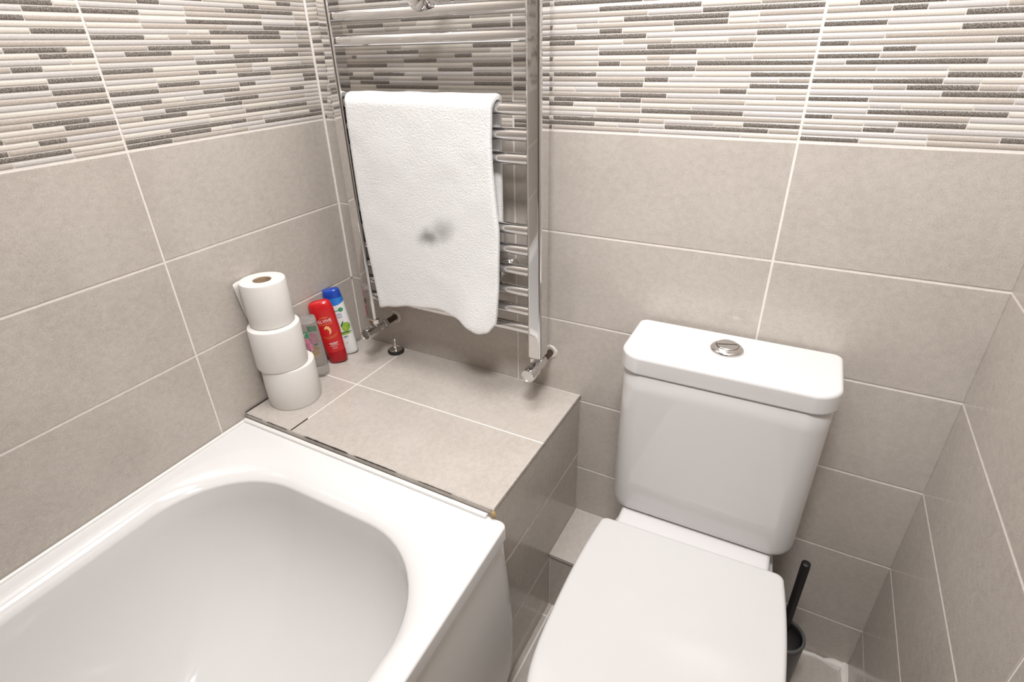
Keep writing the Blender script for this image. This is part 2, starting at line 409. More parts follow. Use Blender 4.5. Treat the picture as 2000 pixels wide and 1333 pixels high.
fr_back = lambda s, z, d: (s, -d, z)
fr_left = lambda s, z, d: (-SL * s + d, s, z)
fr_right = lambda s, z, d: (XR - SR * s - d, s, z)
fr_front = lambda s, z, d: (s, YF + d, z)

wb = tiled_wall('wall_back', fr_back, 0.0, XR, [X1, X2], [X1, X2], {0: 'B1', 1: 'B2', 2: 'B3'}, 1)
# ragged filler round the two pipe holes of the radiator
for (hx, hz) in ((0.1370, 0.634), (0.5925, 0.640)):
    prof = []
    for r, h in ((0.0175, 0.0), (0.0165, 0.0022), (0.0125, 0.003), (0.009, 0.001)): prof.append((r, h))
    rings = []
    for r, h in prof:
        rings.append([(hx + r * (1 + 0.16 * noise.noise((math.cos(k / 24 * 2 * PI) * 2 + hx * 9, math.sin(k / 24 * 2 * PI) * 2, 3))) * math.cos(k / 24 * 2 * PI), -h,
                       hz + 0.002 + r * (1 + 0.16 * noise.noise((math.cos(k / 24 * 2 * PI) * 2 + hx * 9, math.sin(k / 24 * 2 * PI) * 2, 3))) * math.sin(k / 24 * 2 * PI)) for k in range(24)])
    wb.loft(rings, False, True, 6)
o = wb.build('wall_back', TMATS + [M['filler']], fix=False, angle=0); tag(o, kind='structure')
o = tiled_wall('wall_left', fr_left, YF, 0.0, [-1.4701, -0.9701, -0.4701], [-1.4701, -0.9701, -0.4701], {2: 'L1', 3: 'L2'}, 2).build('wall_left', TMATS, fix=False, angle=0); tag(o, kind='structure')
# winding of the right wall runs the other way; joints measured from the corner
o = tiled_wall('wall_right', fr_right, YF, 0.0, [-1.4562, -0.9562, -0.4562], [-1.4562, -0.9562, -0.4562], {}, 3).build('wall_right', TMATS, fix=False, angle=0); tag(o, kind='structure')

mb = MB(); mb.box(-0.1, XR + 0.1, YF - 0.06, YF, 0, ZC)
o = mb.build('wall_front', M['front']); tag(o, kind='structure')
mb = MB()
mb.box(0.82, 1.34, YF, YF + 0.035, 0.0, 1.98)
for (a, b, c, d) in ((0.90, 1.26, 0.15, 0.85), (0.90, 1.26, 1.0, 1.85)):
    mb.box(a, b, YF + 0.035, YF + 0.042, c, d)
o = mb.build('door_1', M['door']); tag(o, kind='structure')
mb = MB(); mb.box(-0.1, XR + 0.1, YF - 0.06, 0.06, ZC, ZC + 0.05)
o = mb.build('ceiling', M['plaster']); tag(o, kind='structure')
# floor
mb = MB()
FX0, FX1, FY0, FY1 = -0.06, XR + 0.08, YF - 0.06, 0.06
fr_floor = lambda s, t, d: (s, t, d)
mb.face([(FX0, FY0, -0.0012), (FX1, FY0, -0.0012), (FX1, FY1, -0.0012), (FX0, FY1, -0.0012)], 0)
mb.box(FX0, FX1, FY0, FY1, -0.06, -0.002)
fx = [FX0, 0.354, 0.684, 1.014, FX1]
fy = [FY0, -1.85, -1.52, -1.19, -0.86, -0.53, -0.20, FY1]
for a, b in zip(fx[:-1], fx[1:]):
    for c, d in zip(fy[:-1], fy[1:]): tile_face(mb, fr_floor, a, b, c, d)
# thick rough grout line in the right-hand corner
o = mb.build('floor', TMATS, fix=False, angle=0); tag(o, kind='structure')
mb = MB()
pts = [(1.16 + 0.0195 * k, -0.006 - 0.003 * noise.noise((k * 0.9, 1, 2)), 0.0) for k in range(10)]
mb.tube(pts, [0.004 + 0.003 * abs(noise.noise((k * 0.7, 5, 1))) + (0.006 if k > 7 else 0) for k in range(10)], 8)
pts = [(XR - 0.006 + 0.0125 * 0.03 * k, -0.03 * k, 0.0) for k in range(12)]
mb.tube(pts, [0.0045 + 0.003 * abs(noise.noise((k * 0.8, 9, 4))) + (0.007 if k < 2 else 0) for k in range(12)], 8)
o = mb.build('trim_1', M['grout']); tag(o, kind='structure')

mb = MB()
mb.tube([(0.0022, -0.0022, 0.729), (0.0022, -0.0022, ZC)], 0.0030, 10)
o = mb.build('trim_2', M['grout']); tag(o, kind='structure')
# ------------------------------------------------------------------ boxed ledge and low step
LX, LY, LZ = 0.6715, -0.4065, 0.545      # right face, front face, top
ledge = thing('tiled_ledge', 'beige tiled boxed-in ledge between bath end and back wall, under the towel radiator', 'ledge', (0.34, -0.2, 0))
def kid(mb, name, m, parent, **k):
    o = mb.build(name, m, None, **k)
    o.parent = parent; o.matrix_parent_inverse = parent.matrix_basis.inverted()
    return o
def xl(y): return -SL * y
mb = MB()
mb.box(xl(LY) + 0.002, LX - 0.0012, LY + 0.001, -0.0005, 0.0, LZ - 0.0012)
fr_top = lambda s, t, d: (s, t, LZ + d)
def top_tile(a, b, c, d): tile_face(mb, fr_top, a, b, c, d)
top_tile(0.017, 0.1635, LY - 0.001, -0.2); top_tile(0.009, 0.1635, -0.2, -0.001)
top_tile(0.1635, LX + 0.001, LY - 0.001, -0.2); top_tile(0.1635, LX + 0.001, -0.2, -0.001)
fr_side = lambda s, z, d: (LX + d, s, z)
for a, b in ((0.0, 0.1705), (0.1705, 0.3725), (0.3725, LZ - 0.004)):
    tile_face(mb, fr_side, LY, -0.001, a, b)
mb.box(0.017, LX + 0.0005, LY - 0.0012, LY + 0.001, LZ - 0.012, LZ - 0.0006, 1)      # raw edge of the top tiles
mb.box(LX - 0.002, LX + 0.0012, LY - 0.001, -0.001, LZ - 0.0042, LZ - 0.0022, 5)     # thin dark line just below the top tiles, along the right edge
kid(mb, 'tiled_box', TMATS, ledge, fix=False, angle=0)
# mould along the front joint, in broken lengths
mb = MB()
for (a, b, t) in ((0.02, 0.075, .0011), (0.09, 0.155, .0016), (0.205, 0.33, .0024), (0.345, 0.455, .0020), (0.505, 0.585, .0013)):
    n = 14; pts = []; rad = []
    for k in range(n + 1):
        x = a + (b - a) * k / n
        pts.append((x, LY - 0.0018, LZ - 0.0005)); rad.append(t * (0.55 + 0.75 * abs(noise.noise((x * 60, 3, 1)))) * (0.3 if k in (0, n) else 1))
    mb.tube(pts, rad, 6)
pts = [(xl(LY + 0.02 * k) + 0.0035, LY + 0.02 * k, LZ + 0.0004) for k in range(8)]
mb.tube(pts, [0.0014 + 0.0014 * abs(noise.noise((k * 1.3, 2, 7))) for k in range(8)], 6)
pts = [(0.1635, LY + 0.006 * k, LZ + 0.0001) for k in range(9)]
mb.tube(pts, 0.0012, 6)
tag(kid(mb, 'mouldy_joint', M['mould'], ledge), 'black mouldy joint')
mb = MB()
rings = []
for k in range(9):
    a = PI * k / 8
    r = 0.0080 * math.sin(a) ** 0.7 + 0.0004
    rings.append([(LX + 0.0008 + r * 0.62 * math.cos(2 * PI * j / 20) * (1 + .45 * noise.noise((math.cos(2 * PI * j / 20) * 2, math.sin(2 * PI * j / 20) * 2, k * 0.8))),
                   LY - 0.0042 + r * 0.55 * math.sin(2 * PI * j / 20) * (1 + .45 * noise.noise((math.cos(2 * PI * j / 20) * 2, k * 0.8, 4.0))),
                   LZ - 0.0080 - 0.0072 * math.cos(a) + 0.0015 * noise.noise((j * 0.6, k * 0.7, 8.0)) * math.sin(a)) for j in range(20)])
mb.loft(rings)
tag(kid(mb, 'foam_blob', M['foam'], ledge), 'amber foam blob at the corner')

step = thing('tiled_step', 'low beige tiled step in the corner behind the toilet pan, beside the ledge', 'step', (0.8, -0.08, 0))
SX0, SX1, SY, SZ = LX + 0.0005, 0.862, -0.1655, 0.186
mb = MB()
mb.box(SX0, SX1, SY + 0.0012, -0.0005, 0.0, SZ - 0.001)
tile_face(mb, lambda s, t, d: (s, t, SZ + d), SX0 - 0.001, SX1, SY - 0.004, -0.001, g=0.001)
mb.box(SX0 + 0.002, SX1, SY - 0.003, SY + 0.0012, SZ - 0.009, SZ - 0.0008, 1)
tile_face(mb, lambda s, z, d: (s, SY - d, z), SX0, SX1, 0.0, SZ - 0.012)
kid(mb, 'tiled_box', TMATS, step, fix=False, angle=0)
# ------------------------------------------------------------------ bath
BW, BY0, BY1, BZ = 0.683, LY - 0.0022, -2.0, 0.528
bath = thing('bathtub', 'white enamel bathtub along the left wall, in front of the tiled ledge', 'bathtub', (0.36, -1.2, 0))
def skew(pts):
    return [(x + xl(y) + 0.0015, y, z) for x, y, z in pts]
def bring(i0, i1, iy0, iy1, r, z, n=14):
    return skew(rrect(i0, i1, iy1, iy0, r, z, n))
mb = MB()
rings = [bring(0.014, BW - 0.012, BY0 - 0.012, BY1 + 0.012, 0.006, BZ - 0.034),
         bring(0.001, BW - 0.001, BY0 - 0.001, BY1 + 0.001, 0.010, BZ - 0.033),
         bring(0.0, BW, BY0, BY1, 0.012, BZ - 0.030),
         bring(0.0, BW, BY0, BY1, 0.012, BZ - 0.005)]
for k in range(1, 5):
    a = PI / 2 * k / 4; q = 0.005
    rings.append(bring(q * (1 - math.cos(a)), BW - q * (1 - math.cos(a)), BY0 - q * (1 - math.cos(a)), BY1 + q * (1 - math.cos(a)), 0.013, BZ - q + q * math.sin(a)))
def inner(t, z, rr=0.0):
    # t = inset from the basin mouth
    return bring(0.050 + t, 0.640 - t, -0.478 - t * 2.2, -1.90 + t * 1.7, [0.16 - rr, 0.16 - rr, 0.185 - rr, 0.180 - rr], z)
q = 0.034
rings.append(inner(-0.020, BZ + 0.0006)); rings.append(inner(-0.018, BZ + 0.0006))
for k in range(1, 9):
    a = 1.27 * k / 8
    rings.append(inner(-0.018 + q * math.sin(a), BZ - q * (1 - math.cos(a))))
tb, zb = -0.018 + q * math.sin(1.27), BZ - q * (1 - math.cos(1.27))
T_, D_ = 0.185, zb - 0.150
for k in range(1, 19):
    ph = (PI / 2) * k / 18
    rings.append(inner(tb + T_ * (1 - max(0.0, math.cos(ph)) ** 0.86), zb - D_ * math.sin(ph) ** 0.86, 0.10 * (k / 18)))
mb.loft(rings, False, True)
kid(mb, 'tub', M['enamel'], bath, angle=0, wn=True)
# front panel, bowed outwards and tucked in at the foot
mb = MB()
prof = [(-0.020, 0.491), (-0.008, 0.490), (-0.0065, 0.487), (-0.0055, 0.46), (0.001, 0.38), (0.007, 0.29), (0.0085, 0.21), (0.004, 0.13), (-0.006, 0.07), (-0.018, 0.02), (-0.022, 0.0)]
def panel_ring(y, inset=0.0):
    a = [(BW + dx - inset + xl(y), y, z) for dx, z in prof]
    b = [(BW + dx - 0.004 - inset + xl(y), y, z) for dx, z in reversed(prof)]
    return a + b
ys = [LY - 0.004, LY - 0.007, -0.43, -0.6, -1.0, -1.5, -1.99]
mb.loft([panel_ring(y, 0.0025 if i == 0 else 0.0) for i, y in enumerate(ys)])
kid(mb, 'side_panel', M['panel'], bath, angle=50)
mb = MB()
pts = [(xl(LY) + 0.006 + 0.640 * k / 20, LY - 0.0074 + 0.0004 * noise.noise((k * .8, 0, 0)), BZ + 0.0022) for k in range(21)]
mb.tube(pts, 0.0055, 10)
pts = [(xl(LY - 0.004 - k * 0.08) + 0.0046, LY - 0.004 - k * 0.08, BZ + 0.001) for k in range(20)]
mb.tube(pts, 0.0042, 10)
kid(mb, 'sealant', M['silicone'], bath)

# ------------------------------------------------------------------ toilet
toilet = thing('toilet', 'white close-coupled toilet with lid down and chrome dual button on its cistern', 'toilet', (0.978, -0.09, 0))
def rotp(pts, c, a):
    ca, sa = math.cos(a), math.sin(a)
    return [(c[0] + (x - c[0]) * ca - (y - c[1]) * sa, c[1] + (x - c[0]) * sa + (y - c[1]) * ca, z) for x, y, z in pts]
CT = (0.978, -0.006); CA = math.radians(1.0)
def bow(pts, x0, x1, amt, ymid):
    out = []
    for x, y, z in pts:
        if y < ymid:
            t = (2 * (x - x0) / (x1 - x0) - 1)
            y -= amt * (1 - t * t) * min(1, (ymid - y) / 0.05)
        out.append((x, y, z))
    return out
def cis(ins, z, x0=0.8025, x1=1.1565, y0=-0.159, rf=0.042):
    r = max(0.004, rf - ins)
    return rotp(bow(rrect(x0 + ins, x1 - ins, y0 + ins, -0.008 - ins * 0.4, [r, r, 0.012, 0.012], z, 10), x0, x1, 0.010, -0.08), CT, CA)
mb = MB()
rings = [cis(0.016, 0.4085), cis(0.007, 0.4095), cis(0.0025, 0.413), cis(0.0005, 0.419), cis(0.0, 0.426), cis(0, 0.58), cis(0, 0.70), cis(0.0, 0.7365), cis(0.002, 0.7385)]
mb.loft(rings)
cist = kid(mb, 'cistern', M['ceramic'], toilet, angle=50)
mb = MB()
L = lambda ins, z: cis(ins, z, 0.7985, 1.1605, -0.1625, 0.040)
rings = [L(0.006, 0.7395), L(0.001, 0.7405), L(0.0, 0.743), L(0.0, 0.7695)]
for k in range(1, 6):
    a = PI / 2 * k / 5; q = 0.007
    rings.append(L(q * (1 - math.cos(a)), 0.7695 + q * math.sin(a)))
rings.append(L(0.0085, 0.77655)); rings.append(L(0.012, 0.7766))
mb.loft(rings)
kid(mb, 'cistern_lid', M['ceramic'], toilet, angle=60, wn=True)
mb = MB()
mb.lathe([(0.0285, 0.7768), (0.0290, 0.779), (0.0280, 0.781), (0.0245, 0.784), (0.0200, 0.786), (0.0192, 0.785), (0.0192, 0.7835)], 44, (0.9745, -0.0735, 0))
fb = kid(mb, 'button_bezel', M['chrome_soft'], toilet, angle=40)
def half_disc(sgn, r, z0, z1):
    m = MB(); n = 22
    a0 = 0.35
    ang = [a0 + PI / 2 * 0 + (PI) * k / n for k in range(n + 1)]
    if sgn < 0: ang = [a + PI for a in ang]
    off = 0.0007
    ox, oy = math.cos(ang[0] + PI / 2) * off, math.sin(ang[0] + PI / 2) * off
    def ring(rr, z): return [(0.9745 + ox + rr * math.cos(a), -0.0735 + oy + rr * math.sin(a), z) for a in ang]
    m.loft([ring(r, z0), ring(r, z1 - 0.0012), ring(r - 0.0012, z1)])
    return m
tag(kid(half_disc(1, 0.0182, 0.782, 0.7885), 'flush_button', M['chrome_soft'], toilet), 'chrome half of the dual flush button')
tag(kid(half_disc(-1, 0.0182, 0.782, 0.7878), 'flush_button', M['chrome_soft'], toilet), 'chrome half of the dual flush button')
for (yy, zz) in ((-0.070, 0.668), (-0.066, 0.628)):
    mb = MB()
    mb.lathe([(0.0052, 0.0), (0.0062, 0.003), (0.0062, 0.007), (0.003, 0.010)], 12, (1.153, yy, zz), 'x')
    kid(mb, 'inlet_nut', M['lid'], toilet)
# pan: D-shaped outline in plan
ST = (0.981, -0.215); SA = math.radians(2.2)
def dshape(hw, yb, yf, z, cx=0.981, pw=3.4, rc=0.014, taper=0.065):
    """rear edge straight at yb with tight corners, sides bulging slightly, front a soft curve at yf"""
    L_ = yb - yf; h0 = hw * (1 - taper); vm = 0.46
    half = [(0.0, yb), (h0 * 0.5, yb)]
    for k in range(7):
        a = PI / 2 * (1 - k / 6)
        half.append((h0 - rc + rc * math.cos(a), yb - rc + rc * math.sin(a)))
    v0 = rc / L_
    for k in range(1, 11):
        t = k / 10; v = v0 + (vm - v0) * t
        half.append((h0 + (hw - h0) * (1 - (1 - t) ** 2.2), yb - L_ * v))
    for k in range(1, 19):
        a = PI / 2 * k / 18
        half.append((hw * max(0.0, math.cos(a)) ** (2 / pw), yb - L_ * (vm + (1 - vm) * math.sin(a) ** (2 / pw))))
    half[-1] = (0.0, yf)
    pts = [(cx + x, y, z) for x, y in half] + [(cx - x, y, z) for x, y in half[-2:0:-1]]
    return pts[::-1]
mb = MB()
def pan(hw, yb, yf, z): return dshape(hw, yb, yf, z, cx=0.981)
rings = [pan(0.105, -0.10, -0.50, 0.0), pan(0.105, -0.10, -0.50, 0.02), pan(0.10, -0.09, -0.49, 0.08), pan(0.115, -0.06, -0.52, 0.18),
         pan(0.150, -0.035, -0.60, 0.29), pan(0.160, -0.05, -0.645, 0.345), pan(0.168, -0.20, -0.650, 0.385), pan(0.163, -0.205, -0.645, 0.391),
         pan(0.12, -0.25, -0.60, 0.391), pan(0.10, -0.27, -0.57, 0.33), pan(0.06, -0.3, -0.5, 0.25)]
mb.loft(rings)
kid(mb, 'pan', M['ceramic'], toilet, angle=50)
# rear deck of the pan under the cistern
mb = MB()
def deck(ins, z): 
    r = 0.030
    return rotp(rrect(0.836 + ins, 1.127 - ins, -0.262 + ins, -0.022 - ins, [r, r, 0.01, 0.01], z, 10), ST, math.radians(1.5))
rings = [deck(0.01, 0.375), deck(0, 0.378), deck(0, 0.398)]
for k in range(1, 5):
    a = PI / 2 * k / 4; q = 0.009
    rings.append(deck(q * (1 - math.cos(a)), 0.398 + q * math.sin(a)))
mb.loft(rings)
kid(mb, 'pan_deck', M['ceramic'], toilet, angle=50)
def seat_ring(ins, z, hw=0.1812, yb=-0.214, yf=-0.672):
    return rotp(dshape(hw - ins, yb - ins, yf + ins, z, cx=0.9812), ST, SA)
mb = MB()
rings = [seat_ring(0.008, 0.392), seat_ring(0.004, 0.393), seat_ring(0.003, 0.408), seat_ring(0.006, 0.411), seat_ring(0.055, 0.411), seat_ring(0.06, 0.392)]
mb.loft(rings + [rings[0]], False, False)
kid(mb, 'seat', M['lid'], toilet, angle=50)
mb = MB()
rings = [seat_ring(0.004, 0.4135), seat_ring(0.0, 0.4155), seat_ring(0.0, 0.421)]
for k in range(1, 6):
    a = PI / 2 * k / 5; q = 0.008
    rings.append(seat_ring(q * (1 - math.cos(a)) * 0.9, 0.421 + q * math.sin(a)))
rings.append(seat_ring(0.0085, 0.4291)); rings.append(seat_ring(0.012, 0.42915))
mb.loft(rings)
kid(mb, 'seat_lid', M['lid'], toilet, angle=60, wn=True)

# ------------------------------------------------------------------ toilet brush and its pot
BXC, BYC = 1.1885, -0.118
pot = thing('brush_pot', 'round black toilet brush pot on the floor right of the toilet', 'brush holder', (BXC, BYC, 0))
mb = MB()
mb.lathe([(0.034, 0.0005), (0.0375, 0.003), (0.039, 0.02), (0.0425, 0.155), (0.0430, 0.166), (0.0425, 0.169)], 48, (BXC, BYC, 0), cap1=False)
mb.lathe([(0.0380, 0.1665), (0.0375, 0.10), (0.0360, 0.012)], 48, (BXC, BYC, 0), cap0=False)
kid(mb, 'pot', M['charcoal'], pot, angle=45)
mb = MB()
mb.lathe([(0.0426, 0.1655), (0.0436, 0.168), (0.0430, 0.1712), (0.0405, 0.1722), (0.0375, 0.1712), (0.0370, 0.1660)], 48, (BXC, BYC, 0), cap0=False, cap1=False)
tag(kid(mb, 'rim', M['grey_rim'], pot, angle=60), 'grey rim')
brush = thing('toilet_brush', 'matt black toilet brush with straight handle standing in its pot', 'toilet brush', (BXC, BYC, 0.02))
mb = MB()
mb.lathe([(0.0080, 0.1665), (0.0082, 0.30), (0.0086, 0.375), (0.0080, 0.383), (0.005, 0.385)], 24, (BXC, BYC, 0))
kid(mb, 'handle', M['matt_black'], brush)
mb = MB()
mb.lathe([(0.0350, 0.155), (0.0355, 0.158), (0.0350, 0.1605), (0.0290, 0.1622), (0.009, 0.168)], 40, (BXC, BYC, 0))
kid(mb, 'lid_disc', M['matt_black'], brush)
mb = MB()
rnd = random.Random(4)
mb.lathe([(0.006, 0.06), (0.006, 0.161)], 12, (BXC, BYC, 0))
for k in range(520):
    a = rnd.random() * 2 * PI; z = 0.03 + 0.075 * rnd.random(); r = 0.028 + 0.006 * rnd.random()
    p = Vector((BXC + 0.004 * math.cos(a), BYC + 0.004 * math.sin(a), z)); q = Vector((BXC + r * math.cos(a), BYC + r * math.sin(a), z + 0.004 * rnd.random()))
    mb.tube([p, q], 0.0006, 3, cap=False)
kid(mb, 'bristles', M['rubber'], brush)

# where the three bottles stand: base position, turn and lean
RB_LOC, RB_ROT, RB_TILT = (0.0425, -0.1325, LZ + 0.0030), math.radians(42), (0.0, math.radians(-7.5))
WB_LOC, WB_ROT, WB_TILT = (0.0340, -0.0870, LZ + 0.0024), math.radians(42), (0.0, math.radians(-5.5))
CB_LOC, CB_ROT, CB_TILT = (0.0475, -0.2060, LZ + 0.0016), math.radians(12), (0.0, math.radians(-4))
# ------------------------------------------------------------------ towel radiator
UX0, UX1, UY = 0.1420, 0.5985, -0.080
rad = thing('towel_radiator', 'tall polished chrome ladder towel radiator on the back wall above the ledge', 'towel radiator', (0.37, UY, 0.675))
UW, UD = 0.0155, 0.0185
for ux in (UX0, UX1):
    mb = MB()
    def pr(ins, z): return rrect(ux - UW + ins, ux + UW - ins, UY - UD + ins, UY + UD - ins, [0.0065, 0.0065, 0.004, 0.004], z, 5)
    mb.loft([pr(0.003, 0.674), pr(0.0, 0.676), pr(0.0, 1.47), pr(0.003, 1.474)])
    kid(mb, 'upright', M['chrome'], rad, angle=0, wn=True)
    mb = MB(); mb.lathe([(0.0085, 0.6715), (0.0085, 0.6745)], 20, (ux, UY, 0)); kid(mb, 'rusty_underside', M['rust'], rad)
RZ = [1.455, 1.4125, 1.370, 1.3272, 1.2848, 1.1700, 1.1262, 1.0838, 0.9500, 0.9080, 0.8648, 0.8195, 0.7762, 0.7335]
for z in RZ:
    mb = MB()
    mb.tube([(UX0 + UW - 0.0005, UY, z), (UX0 + UW + 0.002, UY, z), (UX1 - UW - 0.002, UY, z), (UX1 - UW + 0.0005, UY, z)], 0.0112, 24)
    kid(mb, 'rail', M['chrome'], rad, angle=50)
# wall brackets: a round clamp round a rail, a boss and a stem to the wall
for (bx, bz, full) in ((0.3735, 1.3460, True), (0.4970, 0.8425, False)):
    mb = MB()
    if full: mb.lathe([(0.013, 0.0005), (0.0135, 0.004), (0.0085, 0.007), (0.0085, 0.060)], 28, (bx, 0, bz), 'y')
    else: mb.lathe([(0.017, 0.0005), (0.0175, 0.004), (0.0175, 0.022), (0.0150, 0.026), (0.0120, 0.028), (0.0120, 0.066), (0.0110, 0.068)], 28, (bx, 0, bz), 'y')
    b = kid(mb, 'wall_bracket', M['chrome'], rad, angle=45)
    if not full: continue
    def on_bracket(m, nm, mt):
        o = kid(m, nm, mt, b, angle=45); o.matrix_parent_inverse = Matrix.Identity(4)
    mb = MB()
    mb.lathe([(0.0185, 0.060), (0.0208, 0.063), (0.0208, 0.097), (0.0190, 0.101), (0.0140, 0.1022)], 36, (bx, 0, bz), 'y')
    on_bracket(mb, 'clamp', M['chrome'])
    mb = MB()
    mb.lathe([(0.0098, 0.1015), (0.0094, 0.1035), (0.0068, 0.1045)], 24, (bx, 0, bz), 'y')
    on_bracket(mb, 'screw_cap', M['chrome_soft'])
# valves under both uprights (plumbed to the radiator)
def valve(ux, zc):
    vm = MB()
    vm.lathe([(0.0100, 0.050), (0.0118, 0.052), (0.0118, 0.063), (0.0108, 0.066), (0.0108, 0.076), (0.0114, 0.078), (0.0114, 0.083), (0.0095, 0.086)], 28, (ux, 0, zc), 'y')
    v = kid(vm, 'valve', M['chrome'], rad, angle=40)
    def sub(m, name, mt, **k):
        o = kid(m, name, mt, v, **k); o.matrix_parent_inverse = Matrix.Identity(4); return o
    m = MB(); m.lathe([(0.0085, zc), (0.0085, zc + 0.012), (0.0075, 0.6745)], 24, (ux, UY, 0)); 
    sub(m, 'neck', M['chrome'])
    m = MB(); m.lathe([(0.0112, zc + 0.0165), (0.0128, zc + 0.0185), (0.0128, zc + 0.0285), (0.0112, zc + 0.0305)], 6, (ux, UY, 0)); 
    sub(m, 'union_nut', M['chrome'], angle=30)
    m = MB(); m.lathe([(0.0105, 0.038), (0.0125, 0.040), (0.0125, 0.050), (0.0105, 0.052)], 6, (ux, 0, zc), 'y')
    sub(m, 'compression_nut', M['chrome_soft'], angle=30)
    m = MB(); m.lathe([(0.0077, 0.0), (0.0077, 0.042)], 20, (ux, 0, zc), 'y')
    tag(sub(m, 'pipe', M['copper']), 'dark tarnished copper pipe')
    m = MB()
    prof = [(0.0120, 0.0825), (0.0150, 0.085), (0.0155, 0.088), (0.0155, 0.116), (0.0146, 0.1185), (0.0128, 0.119), (0.0122, 0.1175), (0.0115, 0.1175)]
    rings = []
    n = 72
    for r, h in prof:
        rings.append([(ux + (r - (0.0007 if (k // 3) % 2 and 0.0865 < h < 0.1165 else 0)) * math.cos(2 * PI * k / n), -h, zc + (r - (0.0007 if (k // 3) % 2 and 0.0865 < h < 0.1165 else 0)) * math.sin(2 * PI * k / n)) for k in range(n)])
    m.loft(rings)
    sub(m, 'valve_cap', M['chrome'], angle=40)
    return v
valve(UX0 - 0.0050, 0.636)
valve(UX1 - 0.0055, 0.640)

# ------------------------------------------------------------------ towel over the third visible rail
def towel():
    rz, r = 1.1700, 0.0122
    h = 0.0115                                   # thickness of the folded cloth
    # centre path of the cloth, from the back hem over the rail to the front hem
    mid = r + h / 2 + 0.001
    nb, na, nf, nx = 26, 12, 44, 40
    x0, x1 = 0.171, 0.531
    yf_, yb_ = UY - mid, UY + mid
    def front_bottom(u):                         # u 0..1 across
        pts = [(0.0, 0.7165), (0.1, 0.7245), (0.3, 0.738), (0.55, 0.747), (0.7, 0.738), (0.80, 0.722), (0.88, 0.716), (0.95, 0.722), (1.0, 0.742)]
        for (a, za), (b, zb) in zip(pts[:-1], pts[1:]):
            if a <= u <= b:
                t = (u - a) / (b - a); t = t * t * (3 - 2 * t)
                return za + (zb - za) * t
        return pts[-1][1]
    rows = []
    def path(u):
        fb = front_bottom(u)
        P = []
        bb = 0.890
        for k in range(nb): P.append((yb_ - 0.001, bb + (rz - bb) * k / nb, 'b'))
        for k in range(na + 1):
            a = PI * k / na
            P.append((UY + mid * math.cos(a), rz + mid * math.sin(a), 'a'))
        for k in range(1, nf + 1): P.append((yf_, rz + (fb - rz) * (k / nf), 'f'))
        return P
    def point(u, i, P, side):
        y, z, t = P[i]
        # frame
        a, b = P[max(0, i - 1)], P[min(len(P) - 1, i + 1)]
        ty, tz = b[0] - a[0], b[1] - a[1]; l = math.hypot(ty, tz) or 1; ny, nz = tz / l, -ty / l
        # x extent: the front layer is set a little to the right of the back one
        fr = {'b': 0.0, 'a': 0.0, 'f': 1.0}[t]
        if t == 'a': fr = (i - nb) / na
        depth = max(0.0, min(1.0, (rz - z) / 0.44)) if t == 'f' else 0.0
        lx = (0.158 + 0.013 * fr) + (0.016 * depth ** 2 - 0.006 * math.sin(PI * depth) if t == 'f' else 0)
        if t == 'f':
            tab = ((0, .5165), (.06, .5150), (.12, .5130), (.25, .5140), (.40, .5200), (.52, .5245), (.80, .5215), (.93, .5180), (1.0, .5140))
            for (a_, xa), (b_, xb) in zip(tab[:-1], tab[1:]):
                if a_ <= depth <= b_: rx = xa + (xb - xa) * (depth - a_) / (b_ - a_)
        elif t == 'a': rx = 0.5145 + 0.002 * fr + 0.0055 * math.sin(PI * fr)
        else: rx = 0.5145 - 0.006 * max(0.0, min(1.0, (rz - z) / 0.4))
        x = lx + (rx - lx) * u
        ed = min(u, 1 - u) * (rx - lx)
        th = h / 2 * (1.0 if ed > 0.006 else 0.62 + 0.38 * ed / 0.006)
        if t == 'f':
            w1 = 0.0035 * noise.noise((x * 7, z * 5, 0.3)) + 0.0018 * noise.noise((x * 19, z * 15, 4.3))
            out = 0.010 * depth * depth * (0.3 + 0.7 * u) + 0.016 * max(0, depth - 0.55) ** 2 * 4 * math.exp(-((u - 0.86) / 0.16) ** 2)
            y -= max(-0.0005, w1 * min(1, depth * 6)) + out
            z += 0
        else:
            z += 0.0012 * noise.noise((x * 20, 1.0, 2.0))
        j = 0.0009 * noise.noise((x * 160, z * 160, y * 160)) + 0.0005 * noise.noise((x * 420, z * 420, y * 420))
        o_ = th * side + j * (1 if side > 0 else 0.4) * side
        return (x, y + ny * o_ * -1, z + nz * o_ * -1)
    mb = MB()
    rings = []
    for iu in range(nx + 1):
        u = iu / nx
        # crowd samples towards both edges
        u = 0.5 - 0.5 * math.cos(PI * u) * (0.75 + 0.25 * abs(math.cos(PI * u)))
        P = path(u); n = len(P)
        ring = [point(u, i, P, 1) for i in range(n)] + [point(u, i, P, -1) for i in reversed(range(n))]
        rings.append(ring)
    mb.loft(rings, False, False)
    nr = len(rings[0]); half = nr // 2
    for base in (0, (len(rings) - 1) * nr):          # close both side edges with a strip of quads
        for i in range(half - 1):
            mb.f.append((base + i, base + i + 1, base + nr - 2 - i, base + nr - 1 - i)); mb.mi.append(0); mb.sm.append(True)
    o = mb.build('towel', M['towel'], angle=0)
    subdiv(o, 2)
    return o
tag(towel(), 'white terry towel with a grey smudge, hung over a rail of the towel radiator', 'towel')

